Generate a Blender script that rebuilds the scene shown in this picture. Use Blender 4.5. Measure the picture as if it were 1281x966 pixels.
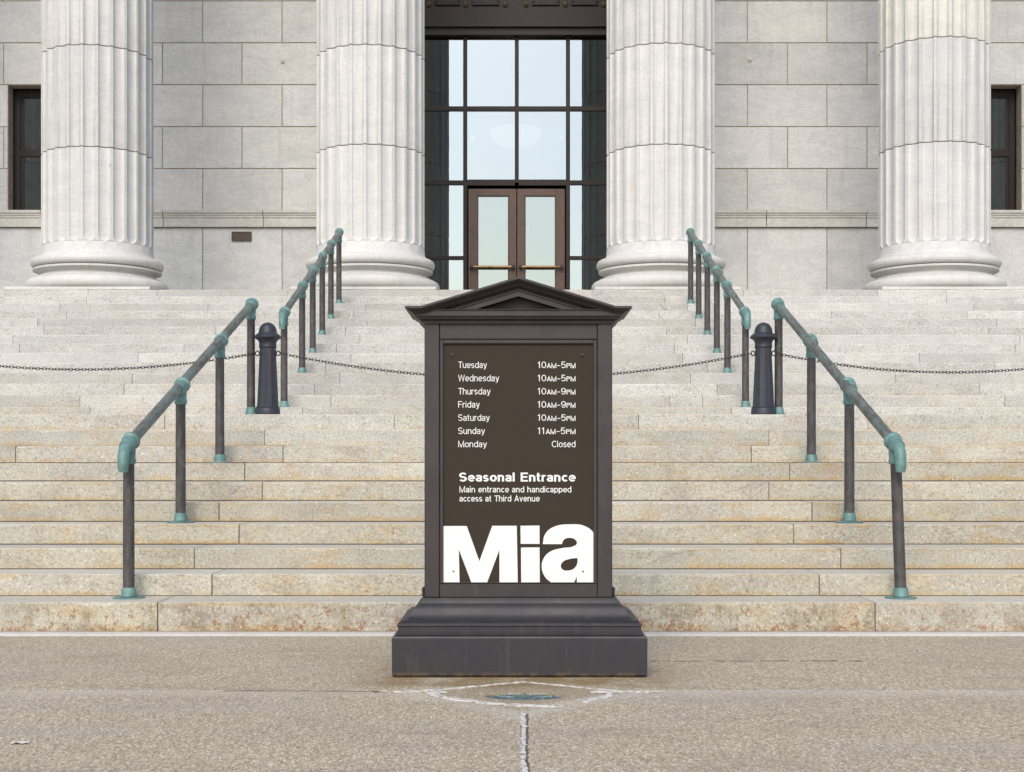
import bpy, bmesh, math, random
from mathutils import Vector, Matrix
random.seed(7)
R = math.radians
for o in list(bpy.data.objects):
    bpy.data.objects.remove(o)

# ------------------------------------------------------------------ camera, sky, sun, exposure
SC = bpy.context.scene
COL = SC.collection
F, PX, PY, H = 1800.0, 644.0, 582.0, 1.009      # focal length and principal point in photo pixels, eye height
cam = bpy.data.cameras.new('camera')
camo = bpy.data.objects.new('camera', cam)
COL.objects.link(camo)
camo.location = (0, 0, H)
camo.rotation_euler = (R(90), 0, 0)
cam.sensor_width = 36.0
cam.lens = 36.0 * F / 1281.0
cam.shift_x = (640.5 - PX) / 1281.0
cam.shift_y = (PY - 483.0) / 1281.0
cam.clip_end = 2000.0
SC.camera = camo

SUN_EL, SUN_AZ = 42.0, 189.0      # azimuth the light comes from, clockwise from +Y
w = bpy.data.worlds.new('World')
SC.world = w
w.use_nodes = True
wn = w.node_tree
sky = wn.nodes.new('ShaderNodeTexSky')
sky.sky_type = 'NISHITA'
sky.sun_disc = False
sky.sun_elevation = R(SUN_EL)
sky.sun_rotation = R(SUN_AZ)
sky.air_density = 1.0
sky.dust_density = 2.2
sky.ozone_density = 1.0
wn.links.new(sky.outputs[0], wn.nodes['Background'].inputs[0])
wn.nodes['Background'].inputs[1].default_value = 0.15
sl = bpy.data.lights.new('sun', 'SUN')
sl.energy = 1.4
sl.angle = R(35)
sl.color = (1.0, 0.955, 0.84)
so = bpy.data.objects.new('sun', sl)
COL.objects.link(so)
az, el = R(SUN_AZ), R(SUN_EL)
sd = Vector((math.sin(az) * math.cos(el), math.cos(az) * math.cos(el), math.sin(el)))
so.rotation_euler = sd.to_track_quat('Z', 'Y').to_euler()
so.location = (-8, -10, 20)
SC.view_settings.view_transform = 'Standard'
SC.view_settings.look = 'None'
SC.view_settings.exposure = 0.64
SC.view_settings.gamma = 1.0
SC.view_settings.use_curve_mapping = False


# ------------------------------------------------------------------ helpers
def PXX(x, Y): return (x - PX) * Y / F
def PZ(y, Y): return H + (PY - y) * Y / F


def link(o, parent=None):
    COL.objects.link(o)
    if parent is not None:
        o.parent = parent
    return o


def obj(name, bm, mat, parent=None, smooth=None, color=None):
    bmesh.ops.recalc_face_normals(bm, faces=bm.faces[:])
    me = bpy.data.meshes.new(name)
    bm.to_mesh(me)
    bm.free()
    if mat:
        me.materials.append(mat)
    if smooth is not None:
        for p in me.polygons:
            p.use_smooth = True
        if smooth < 180:
            me.set_sharp_from_angle(angle=R(smooth))
    o = bpy.data.objects.new(name, me)
    if color:
        o.color = (*color, 1)
    return link(o, parent)


def empty(name, loc=(0, 0, 0)):
    o = bpy.data.objects.new(name, None)
    o.location = loc
    o.empty_display_size = .2
    return link(o)


def tag(o, label, cat, group=None):
    o['label'] = label
    o['category'] = cat
    if group:
        o['group'] = group
    return o


def struct(o, label=None):
    o['kind'] = 'structure'
    if label:
        o['label'] = label
    return o


def box(bm, x0, x1, y0, y1, z0, z1, bev=0.0):
    b = bmesh.new()
    v = [b.verts.new((x, y, z)) for x in (x0, x1) for y in (y0, y1) for z in (z0, z1)]
    for f in ((0, 1, 3, 2), (4, 6, 7, 5), (0, 4, 5, 1), (2, 3, 7, 6), (0, 2, 6, 4), (1, 5, 7, 3)):
        b.faces.new([v[i] for i in f])
    if bev:
        bmesh.ops.bevel(b, geom=b.edges[:], offset=bev, segments=1, affect='EDGES')
    merge(bm, b)


def merge(bm, b):
    me = bpy.data.meshes.new('tmp')
    b.to_mesh(me)
    b.free()
    bm.from_mesh(me)
    bpy.data.meshes.remove(me)


def bx(*a, bev=0.0):
    bm = bmesh.new()
    box(bm, *a, bev=bev)
    return bm


def lathe(bm, prof, seg=64, c=(0, 0), cap=True):
    rings = []
    for r, z in prof:
        rings.append([bm.verts.new((c[0] + r * math.cos(2 * math.pi * i / seg), c[1] + r * math.sin(2 * math.pi * i / seg), z)) for i in range(seg)])
    for a, b in zip(rings, rings[1:]):
        for i in range(seg):
            j = (i + 1) % seg
            bm.faces.new((a[i], a[j], b[j], b[i]))
    if cap:
        bm.faces.new(rings[0][::-1])
        bm.faces.new(rings[-1])
    return bm


def tube(bm, path, radii, seg=16, cap=True):
    path = [Vector(p) for p in path]
    rings = []
    up = None
    for i, p in enumerate(path):
        t = (path[min(i + 1, len(path) - 1)] - path[max(i - 1, 0)]).normalized()
        if up is None:
            up = Vector((1, 0, 0)) if abs(t.x) < .9 else Vector((0, 0, 1))
        s = t.cross(up).normalized()
        up = s.cross(t).normalized()
        rr = radii[i] if isinstance(radii, (list, tuple)) else radii
        rings.append([bm.verts.new(p + (s * math.cos(2 * math.pi * k / seg) + up * math.sin(2 * math.pi * k / seg)) * rr) for k in range(seg)])
    for a, b in zip(rings, rings[1:]):
        for i in range(seg):
            j = (i + 1) % seg
            bm.faces.new((a[i], a[j], b[j], b[i]))
    if cap:
        bm.faces.new(rings[0][::-1])
        bm.faces.new(rings[-1])
    return bm


def prism(bm, pts, z0, z1):
    """polygon in XY extruded in Z"""
    a = [bm.verts.new((x, y, z0)) for x, y in pts]
    b = [bm.verts.new((x, y, z1)) for x, y in pts]
    bm.faces.new(a[::-1])
    bm.faces.new(b)
    n = len(pts)
    for i in range(n):
        j = (i + 1) % n
        bm.faces.new((a[i], a[j], b[j], b[i]))
    return bm


def prismY(bm, pts, y0, y1):
    """polygon in XZ extruded in Y"""
    a = [bm.verts.new((x, y0, z)) for x, z in pts]
    b = [bm.verts.new((x, y1, z)) for x, z in pts]
    bm.faces.new(a)
    bm.faces.new(b[::-1])
    n = len(pts)
    for i in range(n):
        j = (i + 1) % n
        bm.faces.new((a[j], a[i], b[i], b[j]))
    return bm


def ring_sweep(bm, hx, yf, yb, prof, cx=0.0):
    """profile of (outward offset, z) carried round a rectangle: half width hx, front yf, back yb"""
    rings = []
    for p, z in prof:
        rings.append([bm.verts.new(v) for v in ((cx - hx - p, yf - p, z), (cx + hx + p, yf - p, z), (cx + hx + p, yb + p, z), (cx - hx - p, yb + p, z))])
    for a, b in zip(rings, rings[1:]):
        for i in range(4):
            j = (i + 1) % 4
            bm.faces.new((a[i], a[j], b[j], b[i]))
    bm.faces.new(rings[0][::-1])
    bm.faces.new(rings[-1])
    return bm


# ------------------------------------------------------------------ materials
class G:
    """small helper round a node tree"""
    def __init__(s, name):
        s.m = bpy.data.materials.new(name)
        s.m.use_nodes = True
        s.t = s.m.node_tree
        s.b = s.t.nodes['Principled BSDF']

    def n(s, kind, **kw):
        nd = s.t.nodes.new('ShaderNode' + kind)
        for k, v in kw.items():
            setattr(nd, k, v)
        return nd

    def put(s, sock, v):
        if isinstance(v, (int, float)):
            sock.default_value = v
        elif isinstance(v, tuple):
            sock.default_value = (*v, 1) if len(v) == 3 and sock.type == 'RGBA' else v
        else:
            s.t.links.new(v, sock)

    def math(s, op, a, b=0.0, c=None, clamp=False):
        nd = s.n('Math', operation=op, use_clamp=clamp)
        s.put(nd.inputs[0], a)
        s.put(nd.inputs[1], b)
        if c is not None:
            s.put(nd.inputs[2], c)
        return nd.outputs[0]

    def mix(s, f, a, b, mode='MIX'):
        nd = s.n('Mix', data_type='RGBA', blend_type=mode)
        nd.clamp_factor = True
        s.put(nd.inputs[0], f)
        s.put(nd.inputs[6], a)
        s.put(nd.inputs[7], b)
        return nd.outputs[2]

    def noise(s, vec, scale, detail=4, rough=.6, dist=0.0):
        nd = s.n('TexNoise')
        if vec is not None:
            s.put(nd.inputs['Vector'], vec)
        nd.inputs['Scale'].default_value = scale
        nd.inputs['Detail'].default_value = detail
        nd.inputs['Roughness'].default_value = rough
        nd.inputs['Distortion'].default_value = dist
        return nd.outputs['Fac']

    def ramp(s, f, lo, hi, a=0.0, b=1.0):
        nd = s.n('MapRange', interpolation_type='SMOOTHSTEP')
        s.put(nd.inputs['Value'], f)
        nd.inputs['From Min'].default_value = lo
        nd.inputs['From Max'].default_value = hi
        nd.inputs['To Min'].default_value = a
        nd.inputs['To Max'].default_value = b
        return nd.outputs[0]

    def wpos(s):
        return s.n('NewGeometry').outputs['Position']

    def scaled(s, vec, sc, off=None):
        nd = s.n('Mapping')
        s.put(nd.inputs['Vector'], vec)
        nd.inputs['Scale'].default_value = sc
        if off is not None:
            s.put(nd.inputs['Location'], off)
        return nd.outputs[0]

    def sep(s, vec):
        nd = s.n('SeparateXYZ')
        s.put(nd.inputs[0], vec)
        return nd.outputs

    def rand(s):
        return s.n('ObjectInfo').outputs['Random']

    def bump(s, h, strength, dist=.01):
        nd = s.n('Bump')
        nd.inputs['Strength'].default_value = strength
        nd.inputs['Distance'].default_value = dist
        s.put(nd.inputs['Height'], h)
        s.put(s.b.inputs['Normal'], nd.outputs[0])

    def out(s, col, rough=.7, spec=.3, metal=0.0):
        s.put(s.b.inputs['Base Color'], col)
        s.put(s.b.inputs['Roughness'], rough)
        s.b.inputs['Specular IOR Level'].default_value = spec
        s.put(s.b.inputs['Metallic'], metal)
        return s.m


def offvec(g, k=37.0):
    """per-object shift of the texture space so neighbouring stones differ"""
    c = g.n('CombineXYZ')
    r = g.rand()
    g.put(c.inputs[0], g.math('MULTIPLY', r, k))
    g.put(c.inputs[1], g.math('MULTIPLY', r, k * 1.7))
    g.put(c.inputs[2], g.math('MULTIPLY', r, k * .6))
    return c.outputs[0]


def mat_marble(name, base, grey, warm, vs=.3, rv=.12):
    """pale veined building stone"""
    g = G(name)
    p = g.wpos()
    v = g.n('VectorMath', operation='ADD')
    g.put(v.inputs[0], p)
    g.put(v.inputs[1], offvec(g))
    q = v.outputs[0]
    qd = g.scaled(q, (1.0, 1.0, 2.2))
    nd = g.t.nodes[-1] if False else None
    cloud = g.noise(qd, 1.6, 6, .65, .8)
    vein = g.noise(g.scaled(q, (2.0, 2.0, 4.5)), 1.9, 8, .7, 2.2)
    grain = g.noise(p, 95, 3, .7)
    fleck = g.noise(p, 38, 4, .75)
    c = g.mix(g.ramp(cloud, .38, .66), base, grey)
    vv = g.math('ABSOLUTE', g.math('SUBTRACT', vein, .5))
    c = g.mix(g.ramp(vv, .0, .04, vs, 0.0), c, (.2, .215, .23))
    c = g.mix(g.math('MULTIPLY', g.ramp(g.noise(g.scaled(q, (1, 1, .45)), 3.1, 5, .7), .52, .78), .45), c, warm)
    c = g.mix(g.ramp(fleck, .57, .75, 0, .42), c, (.2, .2, .2))
    c = g.mix(g.ramp(grain, .3, .7, 0, .38), c, g.mix(.55, c, (.24, .24, .24)))
    chip = g.math('MULTIPLY', g.ramp(g.noise(g.scaled(q, (1, 1, .7)), 11, 4, .75), .67, .70), g.ramp(g.noise(q, 1.7, 2, .5), .55, .62))
    c = g.mix(g.math('MULTIPLY', chip, .6), c, (.22, .21, .20))
    runs = g.noise(g.scaled(q, (1, 1, .07)), 9, 5, .7)
    c = g.mix(g.ramp(runs, .52, .72, 0, .3), c, (.36, .34, .30))
    br = g.math('MULTIPLY_ADD', g.rand(), rv, 1 - rv / 2)
    c = g.mix(1.0, c, g.n('ObjectInfo').outputs['Color'], 'MULTIPLY')
    hb = g.n('HueSaturation')
    g.put(hb.inputs['Color'], c)
    g.put(hb.inputs['Value'], br)
    g.bump(g.math('ADD', g.math('MULTIPLY', grain, .5), fleck), .28, .006)
    return g.out(hb.outputs[0], .72, .25)


def mat_step():
    """speckled granite, whiter at the top of the flight, rust and ochre weathering lower down"""
    g = G('step_granite')
    p = g.wpos()
    v = g.n('VectorMath', operation='ADD')
    g.put(v.inputs[0], p)
    g.put(v.inputs[1], offvec(g))
    q = v.outputs[0]
    gen = g.n('TexCoord').outputs['Generated']
    gz = g.sep(gen)[2]
    wz = g.sep(p)[2]
    low = g.ramp(wz, .5, 2.3, 1.0, 0.0)             # the lower flight is the older, more weathered stone
    tone = g.noise(q, .7, 4, .6)
    pale = g.mix(g.ramp(tone, .35, .65), (.475, .472, .45), (.41, .41, .398))
    tan = g.mix(g.ramp(tone, .35, .65), (.435, .412, .325), (.37, .355, .30))
    c = g.mix(low, pale, tan)
    blot = g.noise(g.scaled(q, (1.0, 1.0, 1.6)), 2.6, 6, .7, .5)
    c = g.mix(g.ramp(blot, .47, .68, 0, .85), c, g.mix(low, (.40, .39, .37), (.31, .285, .25)))
    och = g.noise(g.scaled(q, (1.0, 1.0, 2.0)), 3.4, 6, .7)
    c = g.mix(g.math('MULTIPLY', g.ramp(och, .5, .72), g.math('MULTIPLY_ADD', low, .55, .12)), c, (.42, .29, .13))
    # rust along the foot and the lip of each riser
    wob = g.math('MULTIPLY', g.math('SUBTRACT', g.noise(g.scaled(p, (1, 1, .3)), 9, 5, .7), .5), .55)
    zz = g.math('ADD', gz, wob)
    foot = g.ramp(zz, .04, .34, 1.0, 0.0)
    lip = g.ramp(zz, .80, .97, 0.0, .75)
    edge = g.math('MAXIMUM', foot, lip)
    patch = g.ramp(g.noise(q, 1.3, 4, .7), .36, .62)
    st = g.math('MULTIPLY', g.math('MULTIPLY', edge, patch), g.math('MULTIPLY_ADD', low, .62, .12))
    c = g.mix(st, c, (.40, .265, .095))
    # dark blooms and rust spots on the bottom step
    bot = g.ramp(wz, .12, .22, 1.0, 0.0)
    spot = g.noise(g.scaled(q, (1, 1, .8)), 26, 4, .75)
    c = g.mix(g.math('MULTIPLY', g.ramp(g.math('ADD', spot, g.math('MULTIPLY', foot, .07)), .53, .64), g.math('MULTIPLY_ADD', bot, .8, .04)), c, (.25, .115, .035))
    c = g.mix(g.math('MULTIPLY', g.ramp(g.noise(q, 5.0, 5, .75), .42, .68), g.math('MULTIPLY_ADD', bot, .6, .16)), c, (.21, .165, .10))
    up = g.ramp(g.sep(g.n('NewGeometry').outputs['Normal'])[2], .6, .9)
    c = g.mix(g.math('MULTIPLY', up, .7), c, (.50, .475, .41))      # upward faces (treads) mixed paler than the risers
    # speckle
    s1 = g.noise(p, 62, 3, .75)
    s2 = g.noise(p, 130, 2, .7)
    c = g.mix(g.ramp(s1, .54, .68, 0, .72), c, (.14, .13, .115))
    c = g.mix(g.ramp(s2, .52, .66, 0, .5), c, (.19, .175, .16))
    c = g.mix(g.ramp(s1, .44, .32, 0, .45), c, (.72, .69, .63))
    # hairline cracks and chipped dark nicks
    ck = g.math('ABSOLUTE', g.math('SUBTRACT', g.noise(q, 1.1, 6, .6, .6), .5))
    ckm = g.math('MULTIPLY', g.ramp(ck, .0, .006, 1.0, 0.0), g.ramp(g.noise(q, .8, 2, .5), .58, .66))
    c = g.mix(g.math('MULTIPLY', ckm, .4), c, (.12, .10, .085))
    hb = g.n('HueSaturation')
    g.put(hb.inputs['Color'], c)
    g.put(hb.inputs['Value'], g.math('MULTIPLY_ADD', g.rand(), .2, .92))
    g.put(hb.inputs['Saturation'], g.math('MULTIPLY_ADD', g.rand(), -.25, 1.1))
    g.bump(g.math('ADD', s1, g.math('MULTIPLY', s2, .6)), .35, .006)
    return g.out(hb.outputs[0], .8, .22)


def mat_paving():
    """exposed-aggregate concrete"""
    g = G('aggregate_concrete')
    p = g.wpos()
    x, y, z = g.sep(p)[0:3]
    vo = g.n('TexVoronoi')
    g.put(vo.inputs['Vector'], g.scaled(p, (1.0, .4, 1.0)))
    vo.inputs['Scale'].default_value = 135
    cr = g.n('ValToRGB')
    e = cr.color_ramp
    e.interpolation = 'LINEAR'
    cols = [(0, (.07, .055, .045)), (.16, (.20, .155, .11)), (.40, (.40, .32, .23)), (.60, (.33, .28, .235)), (.78, (.54, .45, .34)), (.92, (.62, .56, .47)), (1, (.72, .68, .62))]
    e.elements[0].position, e.elements[0].color = cols[0][0], (*cols[0][1], 1)
    e.elements[1].position, e.elements[1].color = 1, (*cols[-1][1], 1)
    for po, c in cols[1:-1]:
        k = e.elements.new(po)
        k.color = (*c, 1)
    g.put(cr.inputs[0], g.sep(vo.outputs['Color'])[0])
    c = g.mix(g.ramp(vo.outputs['Distance'], .25, .6, 0, .55), cr.outputs[0], (.25, .205, .16))
    c = g.mix(1.0, g.mix(.30, c, (.40, .345, .28)), (1.10, 1.11, 1.03), 'MULTIPLY')
    big = g.noise(p, .9, 5, .65)
    c = g.mix(g.ramp(big, .35, .7, 0, .3), c, (.26, .225, .19))
    # smooth cement wash along the joint that bows round the drain
    a = g.math('MAXIMUM', g.math('SUBTRACT', 1.0, g.math('DIVIDE', g.math('ABSOLUTE', g.math('SUBTRACT', x, .02)), .62)), 0.0)
    yj = g.math('SUBTRACT', 6.43, g.math('MULTIPLY', g.math('POWER', a, 1.4), .6))
    wob = g.math('MULTIPLY', g.math('SUBTRACT', g.noise(p, 2.2, 4, .6), .5), .25)
    dd = g.math('ADD', g.math('SUBTRACT', yj, y), wob)
    front = g.ramp(y, 6.43, 6.45, 1.0, 0.0)
    band = g.math('MULTIPLY', g.math('MULTIPLY', g.ramp(dd, .03, .24, 1.0, 0.0), g.ramp(dd, -.12, -.02)), front)
    band = g.math('MULTIPLY', band, g.math('MULTIPLY_ADD', g.noise(p, 4, 4, .7), .9, .3), clamp=True)
    c = g.mix(g.math('MULTIPLY', band, .62), c, (.47, .43, .38))
    # darker, finer concrete inside the diamond round the drain
    dm = g.math('ADD', g.math('DIVIDE', g.math('ABSOLUTE', g.math('SUBTRACT', x, .04)), .44), g.math('DIVIDE', g.math('ABSOLUTE', g.math('SUBTRACT', y, 6.38)), .33))
    c = g.mix(g.ramp(dm, .92, 1.02, .55, 0.0), c, (.235, .19, .13))
    # long faint stains
    lng = g.noise(g.scaled(p, (.8, 2.6, 1)), 1.1, 6, .7, .6)
    c = g.mix(g.ramp(lng, .5, .7, 0, .38), c, (.23, .19, .14))
    c = g.mix(g.ramp(g.noise(p, 6.5, 5, .75), .6, .74, 0, .35), c, (.17, .145, .12))
    c = g.mix(g.ramp(g.noise(g.scaled(p, (1, .5, 1)), 17, 3, .6), .66, .72, 0, .5), c, (.62, .58, .52))
    # rusty run-off stain near the sign's foot
    sx = g.ramp(g.math('ABSOLUTE', g.math('SUBTRACT', x, .02)), .5, .95, 1.0, 0.0)
    sy = g.math('MULTIPLY', g.ramp(y, 6.45, 6.62), g.ramp(y, 6.95, 7.4, 1.0, 0.0))
    stn = g.math('MULTIPLY', g.math('MULTIPLY', sx, sy), g.ramp(g.noise(p, 3.2, 5, .7), .3, .62))
    c = g.mix(g.math('MULTIPLY', stn, .8), c, (.19, .125, .05))
    # pale grey cast near the left foot of the steps
    c = g.mix(g.math('MULTIPLY', g.ramp(g.noise(g.scaled(p, (.5, 1.6, 1)), 1.4, 4, .6), .5, .75), .3), c, (.36, .34, .32))
    hgt = g.math('SUBTRACT', 1.0, vo.outputs['Distance'])
    g.bump(hgt, .5, .006)
    return g.out(c, .85, .2)


def mat_simple(name, col, rough=.6, spec=.3, var=.15, scale=8.0, dark=None, metal=0.0, bump=0.0, bscale=60):
    g = G(name)
    p = g.wpos()
    n = g.noise(p, scale, 6, .65)
    dk = dark or tuple(c * .6 for c in col)
    c = g.mix(g.ramp(n, .4, .75, 0, min(1, var * 4)), col, dk)
    if bump:
        g.bump(g.noise(p, bscale, 4, .7), bump, .004)
    return g.out(c, rough, spec, metal)


def mat_sign_paint(name, ca, cb):
    """dark painted metal with dull streaks, scuffs and rust at the very foot"""
    g = G(name)
    p = g.wpos()
    n = g.noise(p, 5, 6, .7)
    c = g.mix(g.ramp(n, .35, .7), ca, cb)
    run = g.noise(g.scaled(p, (1, 1, .12)), 26, 5, .7)
    c = g.mix(g.ramp(run, .54, .74, 0, .28), c, (.085, .082, .084))
    c = g.mix(g.ramp(g.noise(p, 9, 6, .75), .56, .74, 0, .4), c, (.026, .023, .022))
    scuff = g.math('MULTIPLY', g.ramp(g.noise(g.scaled(p, (1, 1, 2.5)), 34, 5, .8), .64, .72), g.ramp(g.noise(p, 2.3, 3, .6), .45, .6))
    c = g.mix(g.math('MULTIPLY', scuff, .55), c, (.22, .215, .21))
    z = g.sep(p)[2]
    foot = g.math('MULTIPLY', g.ramp(z, .0, .035, 1.0, 0.0), g.ramp(g.noise(g.scaled(p, (1, 1, .6)), 16, 5, .7), .4, .6))
    c = g.mix(g.math('MULTIPLY', foot, .8), c, (.13, .085, .04))
    g.bump(g.math('ADD', g.noise(p, 90, 4, .6), g.math('MULTIPLY', n, 3.0)), .14, .003)
    return g.out(c, g.math('MULTIPLY_ADD', n, .3, .36), .36)


def mat_bronze(name, verd):
    """weathered bronze; verd = how much green patina"""
    g = G(name)
    p = g.wpos()
    n1 = g.noise(g.scaled(p, (1, .35, .35)), 34, 6, .7)
    n2 = g.noise(p, 14, 6, .7)
    brown = g.mix(g.ramp(n1, .35, .65), (.050, .045, .042), (.085, .080, .077))
    green = g.mix(g.ramp(n2, .3, .7), (.085, .175, .16), (.16, .275, .255))
    lo, hi = .62 - verd * .62, .78 - verd * .55
    m = g.ramp(g.math('ADD', g.math('MULTIPLY', n2, .6), g.math('MULTIPLY', n1, .4)), lo, hi)
    c = g.mix(m, brown, green)
    c = g.mix(g.ramp(g.noise(p, 45, 4, .7), .56, .75, 0, .4), c, (.06, .07, .065))
    g.bump(n1, .15, .003)
    return g.out(c, .55, .4, .15)


def mat_glass(name, tint, refl, trans):
    g = G(name)
    p = g.wpos()
    gl = g.n('BsdfGlossy')
    gl.inputs['Color'].default_value = (*tint, 1)
    gl.inputs['Roughness'].default_value = 0.004
    b = g.n('Bump')
    b.inputs['Strength'].default_value = .02
    b.inputs['Distance'].default_value = .02
    g.put(b.inputs['Height'], g.noise(p, 1.2, 2, .5))
    g.put(gl.inputs['Normal'], b.outputs[0])
    tr = g.n('BsdfTransparent')
    tr.inputs['Color'].default_value = (*trans, 1)
    mx = g.n('MixShader')
    mx.inputs[0].default_value = refl
    g.put(mx.inputs[1], tr.outputs[0])
    g.put(mx.inputs[2], gl.outputs[0])
    g.put(g.t.nodes['Material Output'].inputs[0], mx.outputs[0])
    return g.m


M = {}
M['wall'] = mat_marble('wall_stone', (.62, .62, .61), (.54, .545, .545), (.53, .51, .465))
M['column'] = mat_marble('column_stone', (.585, .58, .56), (.53, .53, .52), (.49, .465, .415), .16, .06)
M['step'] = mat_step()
M['paving'] = mat_paving()
M['mortar'] = mat_simple('tan_mortar', (.36, .305, .235), .9, .1, .2, 12, bump=.3)
M['columnmortar'] = mat_simple('column_mortar', (.27, .215, .155), .9, .1, .25, 12)
M['stepmortar'] = mat_simple('step_mortar', (.25, .215, .17), .9, .1, .25, 14)
M['cement'] = mat_simple('pale_cement', (.50, .475, .45), .85, .2, .12, 7, (.38, .35, .32), bump=.3)
M['caulk'] = mat_simple('white_caulk', (.60, .58, .55), .75, .3, .25, 26, (.16, .135, .11), bump=.4)
M['dirt'] = mat_simple('joint_dirt', (.13, .105, .08), .95, .1, .2, 9)
M['sign'] = mat_sign_paint('dark_sign_paint', (.038, .031, .031), (.029, .025, .0265))
M['signbase'] = mat_sign_paint('sky_tinted_base_paint', (.028, .0265, .030), (.022, .022, .027))  # cooler sign paint: the sky's reflection on the base is put into its colour
M['panel'] = mat_simple('brown_sign_panel', (.036, .028, .021), .75, .15, .08, 30, (.032, .025, .019), bump=.05, bscale=160)
M['white'] = mat_simple('white_lettering', (.66, .66, .65), .5, .3, .03, 6, (.65, .65, .64))
M['black'] = mat_simple('black_metal', (.015, .013, .012), .5, .4, .1)
M['bollard'] = mat_simple('blue_black_iron', (.021, .024, .034), .5, .45, .2, 24, (.034, .037, .05), bump=.2)
M['chain'] = mat_simple('chain_iron', (.022, .022, .026), .5, .5, .2, 50)
M['post'] = mat_bronze('bronze_post', .10)
g = G('bronze_rail')
p = g.wpos()
n1 = g.noise(g.scaled(p, (1.6, .22, .22)), 30, 5, .65)
n2 = g.noise(p, 5, 4, .6)
c = g.mix(g.ramp(n1, .38, .62), (.075, .068, .062), (.14, .16, .152))
c = g.mix(g.ramp(n2, .42, .68, 0, .8), c, (.135, .20, .188))
M['rail'] = g.out(c, .45, .4, .2)
M['verdigris'] = mat_bronze('verdigris_fitting', .88)
M['doorbronze'] = mat_simple('door_bronze', (.088, .050, .036), .42, .45, .2, 10, (.05, .031, .024))
M['darkbronze'] = mat_simple('dark_bronze', (.019, .013, .012), .5, .3, .2, 14, (.012, .009, .008))
M['rosette'] = mat_simple('worn_bronze_boss', (.07, .055, .034), .5, .4, .2, 40, metal=.3)
M['brass'] = mat_simple('brass_bar', (.30, .20, .10), .4, .5, .3, 9, (.08, .06, .045), metal=.7)
M['glass'] = mat_glass('reflective_glass', (.87, .97, 1.0), .325, (.35, .37, .37))
M['doorglass'] = mat_glass('door_glass', (.86, .95, .94), .275, (.4, .46, .44))
M['interior'] = mat_simple('dim_interior', (.03, .027, .025), .8, .2, .1, 2)
g = G('lamp_glow')
g.put(g.b.inputs['Base Color'], (.8, .7, .6))
g.put(g.b.inputs['Emission Color'], (1.0, .78, .62))
g.b.inputs['Emission Strength'].default_value = .62
M['lamp'] = g.m
g = G('drain_patina')
p = g.wpos()
g.out(g.mix(g.ramp(g.noise(p, 30, 5, .7), .35, .65), (.05, .085, .095), (.12, .17, .18)), .5, .4)
M['drain'] = g.m
g = G('plaque_bronze')
p = g.wpos()
g.out(g.mix(g.ramp(g.noise(g.scaled(p, (1, 1, 3)), 40, 4, .7), .45, .6), (.085, .058, .042), (.04, .03, .026)), .5, .4)
M['plaque'] = g.m

# ------------------------------------------------------------------ measured geometry of the place
h, h1, t, D1, LAND = .14, .185, .411, 8.63, 1.56
NST = 24
def zt(n): return 0.0 if n == 0 else h1 + h * (n - 1)
def yf(n): return D1 + t * (n - 1) + (LAND if n >= 11 else 0)
ZF = zt(24)                       # portico floor
YC, YW, YG = 20.66, 24.0, 24.5    # column axis, wall face, glass

# ------------------------------------------------------------------ ground and paving
gr = bx(-300, 300, -200, 400, -.5, -.06)
struct(obj('ground', gr, M['dirt']), 'bare ground under and around the paving')

pv = struct(obj('pavement', bx(-12, 12, -6, 8.62, -.07, -.055), M['dirt']), 'exposed aggregate concrete pavement in front of the steps')
YJ = 6.44
DC = Vector((.045, 6.306))        # drain centre
star_l, star_r, star_b, star_t = (-.56, YJ), (.56, YJ), (.03, 5.84), (.04, 6.70)


def curve_edge(p, q, bow, n=14):
    p, q = Vector(p), Vector(q)
    nrm = Vector((-(q - p).y, (q - p).x)).normalized()
    return [tuple(p.lerp(q, i / n) + nrm * bow * math.sin(math.pi * i / n)) for i in range(n + 1)]


def jit(a, s): return a + random.uniform(-s, s)


obj('slab', prism(bmesh.new(), [(-12, 7.4135), (12, 7.4135), (12, 8.48), (-12, 8.48)], -.055, 0), M['paving'], pv)
left_c = curve_edge((star_l[0] - .1, YJ - .007), (star_b[0] - .008, star_b[1] - .006), -.055)
right_c = curve_edge((star_b[0] + .012, star_b[1] - .006), (star_r[0] + .1, YJ - .007), -.055)
obj('slab', prism(bmesh.new(), [(-12, -5), (star_b[0] - .008, -5)] + left_c[::-1] + [(-12, YJ - .007)], -.055, 0), M['paving'], pv)
obj('slab', prism(bmesh.new(), [(star_b[0] + .012, -5), (12, -5), (12, YJ - .007)] + right_c[::-1], -.055, 0), M['paving'], pv)
obj('slab', prism(bmesh.new(), [(-12, YJ + .007), (-.40, YJ + .007), (.04, 6.715), (.46, YJ + .007), (12, YJ + .007), (12, 7.4085), (-12, 7.4085)], -.055, 0), M['paving'], pv)
# star-shaped piece round the drain, with a real hole
poly = [(x + .012, y + .006) for x, y in left_c] + [(x - .012, y + .006) for x, y in right_c] + [(.45, YJ - .002), (.04, 6.70), (-.39, YJ - .002)]


def ray_hit(a):
    d = Vector((math.cos(a), math.sin(a)))
    best = 9
    n = len(poly)
    for i in range(n):
        p, q = Vector(poly[i]), Vector(poly[(i + 1) % n])
        e = q - p
        den = d.x * e.y - d.y * e.x
        if abs(den) < 1e-9:
            continue
        wv = p - DC
        tt = (wv.x * e.y - wv.y * e.x) / den
        uu = (wv.x * d.y - wv.y * d.x) / den
        if tt > 0 and -1e-6 <= uu <= 1 + 1e-6:
            best = min(best, tt)
    return min(best, 2)


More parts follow.
